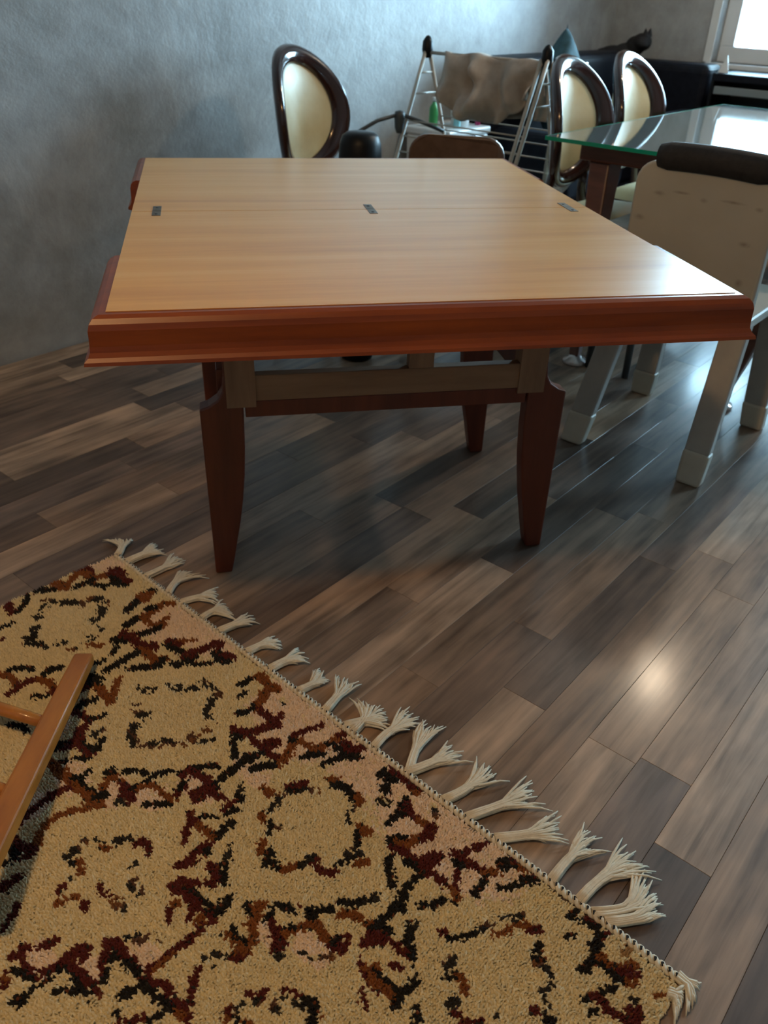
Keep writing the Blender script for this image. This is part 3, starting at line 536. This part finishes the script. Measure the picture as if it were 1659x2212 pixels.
# ------------------------------------------------------------------ glass dining table
TA, TP = 3.66, 1.045
dt = thing('dining_table', 'dining table of red-brown wood under a green-edged sheet of glass', 'table', W(TA, TP), WA)
gl = MB().bx(-.84, .84, -.56, .56, .745, .757).build('glass_top', M['glass'], dt)
eb = MB(); g = .5605; q_ = .8405
eb.bx(-q_, q_, -g - .0012, -g, .7445, .7575).bx(-q_, q_, g, g + .0012, .7445, .7575).bx(-q_ - .0012, -q_, -g, g, .7445, .7575).bx(q_, q_ + .0012, -g, g, .7445, .7575)
eb.build('polished_edge', M['green_edge'], gl)
MB().bx(-.74, .79, -.47, .47, .680, .7435).build('wooden_top', M['brown_wood'], dt, bevel=.006)
for sx in (-1, 1):
    for sy in (-1, 1):
        tx, ty = sx * .66, sy * .40; bx_, by_ = sx * .90 if sx < 0 else sx * .82, sy * .28
        a = Vector((tx, ty, .68)); b = Vector((bx_, by_, .035))
        lg = MB(); lg.prism([(-1, -1), (1, -1), (1, 1), (-1, 1)], lambda u, v, t: (a.x + u*.055, a.y + v*.04, .68) if t == 0 else (b.x + u*.020, b.y + v*.018, .03))
        l_ = lg.build('leg', M['brown_wood'], dt, bevel=.006)
        MB().lathe([(.046, 0), (.048, .006), (.044, .014), (.026, .022), (.020, .034)], (b.x, b.y, 0), 24).build('foot', M['chrome'], l_, smooth=True)['label'] = 'round pale metal foot'

# ------------------------------------------------------------------ cream plastic chair
cc = thing('plastic_chair', 'cream chair with scuffed solid back and a black pad along its top', 'chair', W(2.42, .815), WA)
def rrect(w, h0, h1, r, n=6):
    pts = [(-w, h0), (w, h0)]
    pts += [(w - r + r * math.cos(a), h1 - r + r * math.sin(a)) for a in np.linspace(0, math.pi/2, n)]
    pts += [(-w + r - r * math.sin(a), h1 - r + r * math.cos(a)) for a in np.linspace(0, math.pi/2, n)]
    return pts
bk = MB(); out = rrect(.195, .43, .815, .055)
bk.prism(out, lambda a, b, t: (-.118 + .035 * t - .02 * (b - .43) - .25 * a * a * 0, a, b))
bk.build('backrest', M['cream_shell'], cc, bevel=.008, seg=3)
MB().bx(-.11, .27, -.20, .20, .42, .455).build('seat', M['cream_shell'], cc, bevel=.012, seg=3)
pd = MB(); pts = [(-.115, y, .832 - 1.0 * y * y * .25) for y in np.linspace(-.160, .140, 12)]
pd.tube(pts, [.030] + [.036] * 10 + [.030], 14).build('pad', M['black_pad'], cc, smooth=True)['label'] = 'black padded roll along the top of the back'
for (fx, fy, tx, ty, tz) in ((-.246, .19, -.085, .165, .44), (-.246, -.19, -.085, -.165, .44), (.26, .195, .235, .17, .42), (.26, -.195, .235, -.17, .42)):
    d = Vector((fx - tx, fy - ty, -tz)); a = Vector((tx, ty, tz)); b = Vector((fx, fy, 0)); m_ = a + d * .80
    sec = [(-.020, -.036), (.020, -.036), (.020, .036), (-.020, .036)]
    lg = MB().prism(sec, lambda u, v, t: (a.x + u, a.y + v, a.z) if t == 0 else (m_.x + u, m_.y + v, m_.z)).build('leg', M['grey_leg'], cc, bevel=.006)
    MB().prism(sec, lambda u, v, t: (m_.x + u*1.15, m_.y + v*1.1, m_.z + .004) if t == 0 else (b.x + u*1.1, b.y + v*1.0, 0)).build('foot_cap', M['cap'], lg, bevel=.01, seg=3)

# pale padded stool tucked under the glass table
stl = thing('padded_stool', 'low stool with a blue-grey padded seat tucked under the glass dining table', 'stool', W(2.845, 1.19), WA)
MB().box((0, 0, .495), (.22, .20, .08)).build('seat', M['pad_grey'], stl, bevel=.02, seg=3)
for sx in (-1, 1):
    for sy in (-1, 1): MB().tube([(sx*.08, sy*.07, .46), (sx*.085, sy*.075, 0)], .013, 10).build('leg', M['dark_grey'], stl, smooth=True)

# ------------------------------------------------------------------ clothes rack, cloth and film
RX = 3.215
rack = thing('drying_rack', 'folding clothes airer of pale tubes with black joint caps beside the grey wall', 'drying rack', W(RX, 2.16), WA)
yl, yr, zt = .295, -.293, .985
for y in (yl, yr):
    for sx in (-1, 1):
        for dy in ((0,) if y > 0 else (-.011, .017)):
            MB().tube([(sx * .012, y + dy, zt - .02), (sx * .42, y + dy, .0)], .0085, 8).build('leg', M['rack_metal'], rack, smooth=True)
    MB().lathe([(.016, -.05), (.024, -.02), (.022, .012), (.010, .03), (.002, .034)], (0, y, zt), 14).build('joint_cap', M['black_gloss'], rack, smooth=True)
    for zz in (.88, .80): 
        x_ = .42 * (zt - zz) / zt; MB().tube([(-x_, y, zz), (x_, y, zz)], .004, 8).build('cross_bar', M['rack_metal'], rack, smooth=True)
MB().tube([(0, yr, zt - .03), (0, yl, zt - .03)], .007, 8).build('top_bar', M['rack_metal'], rack, smooth=True)
for zz in (.70, .64, .58, .52, .46):
    for sx in (-1, 1):
        x_ = sx * .42 * (zt - zz) / zt; MB().tube([(x_, yr, zz), (x_, yl, zz)], .0032, 6).build('rail', M['rack_metal'], rack, smooth=True)
hub = MB().lathe([(.012, -.05), (.020, -.03), (.024, .02), (.020, .035), (.004, .04)], (-.16, yl + .01, .70), 14).build('wing_hub', M['dark_grey'], rack, smooth=True)
MB().tube([(-.16, yl + .01, .725), (-.25, yl + .06, .70), (-.40, yl + .085, .645)], .008, 8).build('wing_arm', M['dark_grey'], rack, smooth=True)
MB().tube([(-.16, yl + .01, .725), (-.10, yl - .05, .70), (-.05, yl - .15, .665)], .008, 8).build('wing_arm', M['dark_grey'], rack, smooth=True)
# grey-beige cloth hung over the top bar
cl = []; nu_, nv_ = 46, 40
for i in range(nu_):
    u = i / (nu_ - 1); y = yl - .105 - u * (.465)
    drop_f = .165 + .078 * math.sin(math.pi * u) ** .8 - .06 * max(0, (u - .65) / .35) + .008 * math.sin(u * 40)
    drop_b = .22
    for j in range(nv_):
        v = j / (nv_ - 1) * 2 - 1
        d_ = (drop_f if v < 0 else drop_b) * abs(v)
        fold = .034 * math.sin(u * 19 + 1.4 * math.sin(v * 4)) * abs(v) ** .6 + .034 * math.sin(u * 8 - v * 6) * abs(v) + .018 * math.sin(u * 37 + 3 * v) * abs(v) - .035 * max(0, abs(v) - .8) / .2
        dent = -.11 * math.exp(-((u - .42) / .07) ** 2 - ((v + .25) / .16) ** 2)
        x = (-1 if v < 0 else 1) * (.011 + .07 * abs(v) ** .7) + (-1 if v < 0 else 1) * (fold + (dent if v < 0 else 0) * -0.6)
        z = zt - .016 - d_ - .008 * math.sin(u * 13) * (1 - abs(v)) - .010 * u
        cl.append((x, y + .012 * math.sin(v * 6 + u * 5), z))
clo = MB().grid(cl, nu_, nv_).build('blanket', M['linen'], None, smooth=True, fix=False); solidify(clo, .005, 0)
clo.location = W(RX, 2.16); clo.rotation_euler = (0, 0, WA); tag(clo, 'crumpled grey-beige cloth hung over the top of the clothes airer', 'cloth')
# clear film hanging at the end of the airer
fl = []
for i in range(14):
    u = i / 13
    for j in range(16):
        v = j / 15; fl.append((.02 + .25 * u, -.328 - .006 * math.sin(u * 7 + 1) - .004 * math.sin(v * 5 + u * 3) , .945 - .45 * v - .06 * math.sin(math.pi * u) * v))
flo = MB().grid(fl, 14, 16).build('garment_cover', M['film'], None, smooth=True, fix=False); solidify(flo, .0015, 0)
flo.location = W(RX, 2.16); flo.rotation_euler = (0, 0, WA); tag(flo, 'clear plastic garment cover hanging at the end of the clothes airer', 'cover')
MB().tube([(.0, -.302, .953), (.02, -.328, .950), (.14, -.333, .949), (.27, -.328, .949)], .004, 6).build('hanger_bar', M['rack_metal'], flo, smooth=True)

# ------------------------------------------------------------------ small things behind the table
def tub(name, label, A, P, rz, w, h, mat, cat):
    t = thing(name, label, cat, W(A, P), rz)
    out = rrect(w, .44, h, w * .42, 7)
    MB().prism(out, lambda a, b, k: (-.02 + .022 * k - .10 * (b - .44) + 1.1 * a * a, a, b)).build('backrest', mat, t, bevel=.008, seg=3)
    MB().prism([(-w, -.02), (w, -.02), (w * .95, .30), (0, .33), (-w * .95, .30)], lambda a, b, k: (b, a, .425 + .03 * k)).build('seat', mat, t, bevel=.01)
    for sy in (-1, 1):
        MB().tube([(.02, sy * w * .7, .43), (-.03, sy * w * .95, 0)], .012, 10).build('leg', M['dark_grey'], t, smooth=True)
        MB().tube([(.27, sy * w * .7, .43), (.31, sy * w * .9, 0)], .012, 10).build('leg', M['dark_grey'], t, smooth=True)
    return t
tub('moulded_chair', 'chair with rounded brown wooden back just behind the folding table, below the hanging cloth', 2.50, 1.76, WA + .55, .165, .772, M['tan'], 'chair')
bn = thing('waste_bin', 'small black bin with rounded lid behind the far edge of the folding table', 'bin', (-.126, 2.95, 0))
MB().lathe([(.055, 0), (.060, .01), (.066, .52), (.068, .63), (.069, .635)], (0, 0, 0), 24).build('body', M['black_gloss'], bn, smooth=True)
MB().lathe([(.072, .635), (.072, .70), (.069, .745), (.060, .770), (.045, .780), (.015, .783), (.002, .783)], (0, 0, 0), 24).build('lid', M['black_gloss'], bn, smooth=True)

cb = thing('storage_box', 'white plastic storage box standing by the wall behind the clothes airer', 'box', W(3.66, 2.64), WA)
bd = MB(); bd.prism([(-.17, -.13), (.17, -.13), (.17, .13), (-.17, .13)], lambda a, b, k: (a * (.94 + .06 * k), b * (.94 + .06 * k), .58 * k)); bd.build('body', M['white_plastic'], cb, bevel=.01)
MB().bx(-.178, .178, -.138, .138, .581, .615).build('lid', M['white_plastic'], cb, bevel=.008)
def bottle(name, label, A, P, z, r, h, m, mc, group=None):
    t = thing(name, label, 'bottle', W(A, P, z), 0, group)
    MB().lathe([(r*.9, 0), (r, .004), (r, h*.62), (r*.86, h*.70), (r*.38, h*.80), (r*.36, h*.86)], (0, 0, 0), 18).build('body', m, t, smooth=True)
    MB().lathe([(r*.46, h*.86), (r*.46, h*.98), (r*.40, h)], (0, 0, 0), 16).build('cap', mc, t, smooth=True); return t
bottle('bottle', 'green bottle on the white storage box', 3.56, 2.66, .615, .022, .13, M['green'], M['white_plastic'])
bottle('bottle', 'pale aqua bottle with white cap on the white storage box', 3.62, 2.56, .615, .018, .10, M['aqua'], M['white_plastic'])
wb = thing('tub', 'small white tub with lid on the white storage box', 'tub', W(3.70, 2.60, .615))
MB().lathe([(.040, 0), (.044, .004), (.050, .085)], (0, 0, 0), 20).build('body', M['white_plastic'], wb, smooth=True)
MB().lathe([(.053, .085), (.053, .098), (.050, .102), (.004, .103)], (0, 0, 0), 20).build('lid', M['white_plastic'], wb, smooth=True)
bottle('nail_bottle', 'magenta bottle at the end of the white storage box, nearer the wall', 3.80, 2.66, .615, .014, .075, M['magenta'], M['magenta'])
bottle('nail_bottle', 'magenta bottle at the end of the white storage box, nearer the room', 3.80, 2.56, .615, .014, .075, M['magenta'], M['magenta'])

# black corner sofa
sf = thing('corner_sofa', 'blue-black leather corner sofa along the grey walls', 'sofa', (0, 0, 0), WA)
A0, A1 = 3.92, 5.56; B0, B1 = 2.08, 2.78
MB().bx(A0, A1, B0, B1, .06, .28).bx(4.80, A1, 2.02, B0 - .001, .06, .28).build('base', M['black_leather'], sf, bevel=.02)
MB().bx(A0, A1, 2.56, B1, .28, .905).build('back', M['black_leather'], sf, bevel=.045, seg=4)
MB().bx(5.33, A1, 2.02, 2.558, .28, .87).build('back', M['black_leather'], sf, bevel=.045, seg=4)
MB().bx(A0, A0 + .17, B0, 2.558, .28, .60).build('arm', M['black_leather'], sf, bevel=.04, seg=4)
MB().bx(4.85, 5.328, 1.99, 2.15, .28, .64).build('arm', M['black_leather'], sf, bevel=.05, seg=4)
for a0, a1 in ((A0 + .175, 4.55), (4.555, 5.32)):
    MB().bx(a0, a1, 2.155 if a0 > 4.5 else B0, 2.555, .282, .44).build('seat_cushion', M['black_leather'], sf, bevel=.03, seg=3)
for (a, p) in ((A0 + .08, B0 + .08), (A0 + .08, B1 - .08), (A1 - .08, B1 - .08), (A1 - .08, 2.10), (4.90, 2.10)):
    MB().lathe([(.02, 0), (.026, .06)], (a, p, 0), 12).build('foot', M['dark_grey'], sf, smooth=True)
bottle('bottle', 'green spray bottle standing on the sofa arm beside the airer', 4.00, 2.20, .601, .024, .14, M['green'], M['green'])
sp = bottle('bottle', 'clear aqua bottle with yellow base band on the sofa arm behind the airer', 4.02, 2.13, .601, .026, .22, M['aqua'], M['white_plastic'])
MB().lathe([(.0272, .005), (.0272, .05)], (0, 0, 0), 18).build('band', M['yellow'], sp, smooth=True)
# teal cushion with pointed corners
cu = thing('cushion', 'dark teal cushion with pointed corners propped on the black sofa', 'cushion', W(4.34, 2.385, .475), WA)
P_ = []
for i in range(21):
    for j in range(21):
        u, v = i / 10 - 1, j / 10 - 1; e = .22 * (1 - .22 * (1 - abs(u) ** 2) * abs(v) ** 6) ; e2 = .22 * (1 - .22 * (1 - abs(v) ** 2) * abs(u) ** 6)
        P_.append((u * e2, v * e))
fr3 = []
for sg in (-1, 1):
    for k, (a, b) in enumerate(P_):
        i, j = divmod(k, 21); u, v = i / 10 - 1, j / 10 - 1; th_ = sg * .075 * ((1 - u ** 4) * (1 - v ** 4)) ** .6
        ca_, sa_ = math.cos(.62), math.sin(.62); x, z = a * ca_ - b * sa_, a * sa_ + b * ca_
        fr3.append((x, th_ + .12 * (z + .27), z + .277))
cm = MB(); cm.grid(fr3[:441], 21, 21); cm.grid(fr3[441:], 21, 21); co = cm.build('cover', M['teal'], cu, smooth=True)
# black cat on the sofa back
cat = thing('cat', 'black cat lying on top of the black sofa back, one ear up', 'cat', W(5.44, 2.56, .876), WA); cat.scale = (1.0, 1.0, 1.0)
bm = bmesh.new()
def blob(c, s, rot=0):
    mtx = Matrix.Translation(c) @ Matrix.Rotation(rot, 4, 'Z') @ Matrix.Diagonal((*s, 1)); bmesh.ops.create_icosphere(bm, subdivisions=3, radius=1, matrix=mtx)
# body runs along local y (towards the corner), head at the -y end
blob((0, .08, .026), (.072, .10, .028)); blob((0, .13, .026), (.078, .075, .029)); blob((0, .05, .035), (.062, .07, .038))
blob((0, -.005, .058), (.056, .062, .056)); blob((-.004, -.045, .080), (.058, .060, .050)); blob((-.040, -.072, .070), (.026, .028, .021))
blob((-.062, .03, .018), (.055, .022, .018)); blob((-.062, .08, .018), (.055, .022, .018)); blob((.03, .14, .022), (.055, .06, .022))
for sx in (-1, 1):
    bmesh.ops.create_cone(bm, cap_ends=True, segments=12, radius1=.021, radius2=.002, depth=.048, matrix=Matrix.Translation((sx * .030, -.070, .138)) @ Matrix.Rotation(sx * .18, 4, 'Y'))
tp = [(0.02, .19, .03), (-.05, .205, .02), (-.085, .19, .017), (-.088, .15, .017), (-.085, .11, .017)]
for p_, q_ in zip(tp[:-1], tp[1:]):
    for t in np.linspace(0, 1, 6):
        c = Vector(p_).lerp(Vector(q_), t); bmesh.ops.create_icosphere(bm, subdivisions=2, radius=.015, matrix=Matrix.Translation(c))
me = bpy.data.meshes.new('body'); bm.to_mesh(me); bm.free(); me.materials.append(M['fur'])
co = bpy.data.objects.new('body', me); COL.objects.link(co); co.parent = cat
rm = co.modifiers.new('remesh', 'REMESH'); rm.mode = 'VOXEL'; rm.voxel_size = .006; rm.use_smooth_shade = True
sm = co.modifiers.new('smooth', 'SMOOTH'); sm.iterations = 4
# dark console under the window, with a box inside
cs = thing('console', 'dark open console with a blue-grey rail below the window', 'cabinet', W(5.40, 1.28), WA)
MB().bx(-.17, .17, -.68, .68, .80, .84).build('top', M['black_leather'], cs, bevel=.005)
MB().bx(-.165, -.14, -.66, .66, .735, .775).build('rail', M['steel'], cs, bevel=.004)
MB().bx(-.15, .15, -.66, .66, .06, .10).build('bottom_shelf', M['black_gloss'], cs, bevel=.003)
MB().bx(.14, .16, -.66, .66, .10, .80).build('back_panel', M['black_gloss'], cs)
for sy in (-1, 1): MB().bx(-.165, .16, sy * .665, sy * .68, 0, .80).build('side_panel', M['black_gloss'], cs)
MB().bx(-.14, .14, -.66, .66, .42, .445).build('shelf', M['black_gloss'], cs)
xb = thing('carton', 'grey carton with a ragged open top on the console shelf', 'box', W(5.40, 1.50, .445), WA)
MB().bx(-.11, .11, -.17, .17, 0, .19).build('body', M['box'], xb, bevel=.004)
for k_ in range(6):
    MB().box((-.106, -.14 + .056 * k_, .205), (.006, .044, .035), Matrix.Rotation(.25 * (-1) ** k_, 3, 'X')).build('flap', M['box'], xb)
pc = MB().prism([(-.03, 0), (.03, 0), (.012, .05), (-.004, .085)], lambda a, b, t: (.004 * t + .12 * b, a, b)).build('paper_scrap', M['white_plastic'])
pc.location = W(5.30, 1.93, .84); pc.rotation_euler = (0, 0, WA); tag(pc, 'pointed scrap of pale paper on the end of the dark console', 'paper')
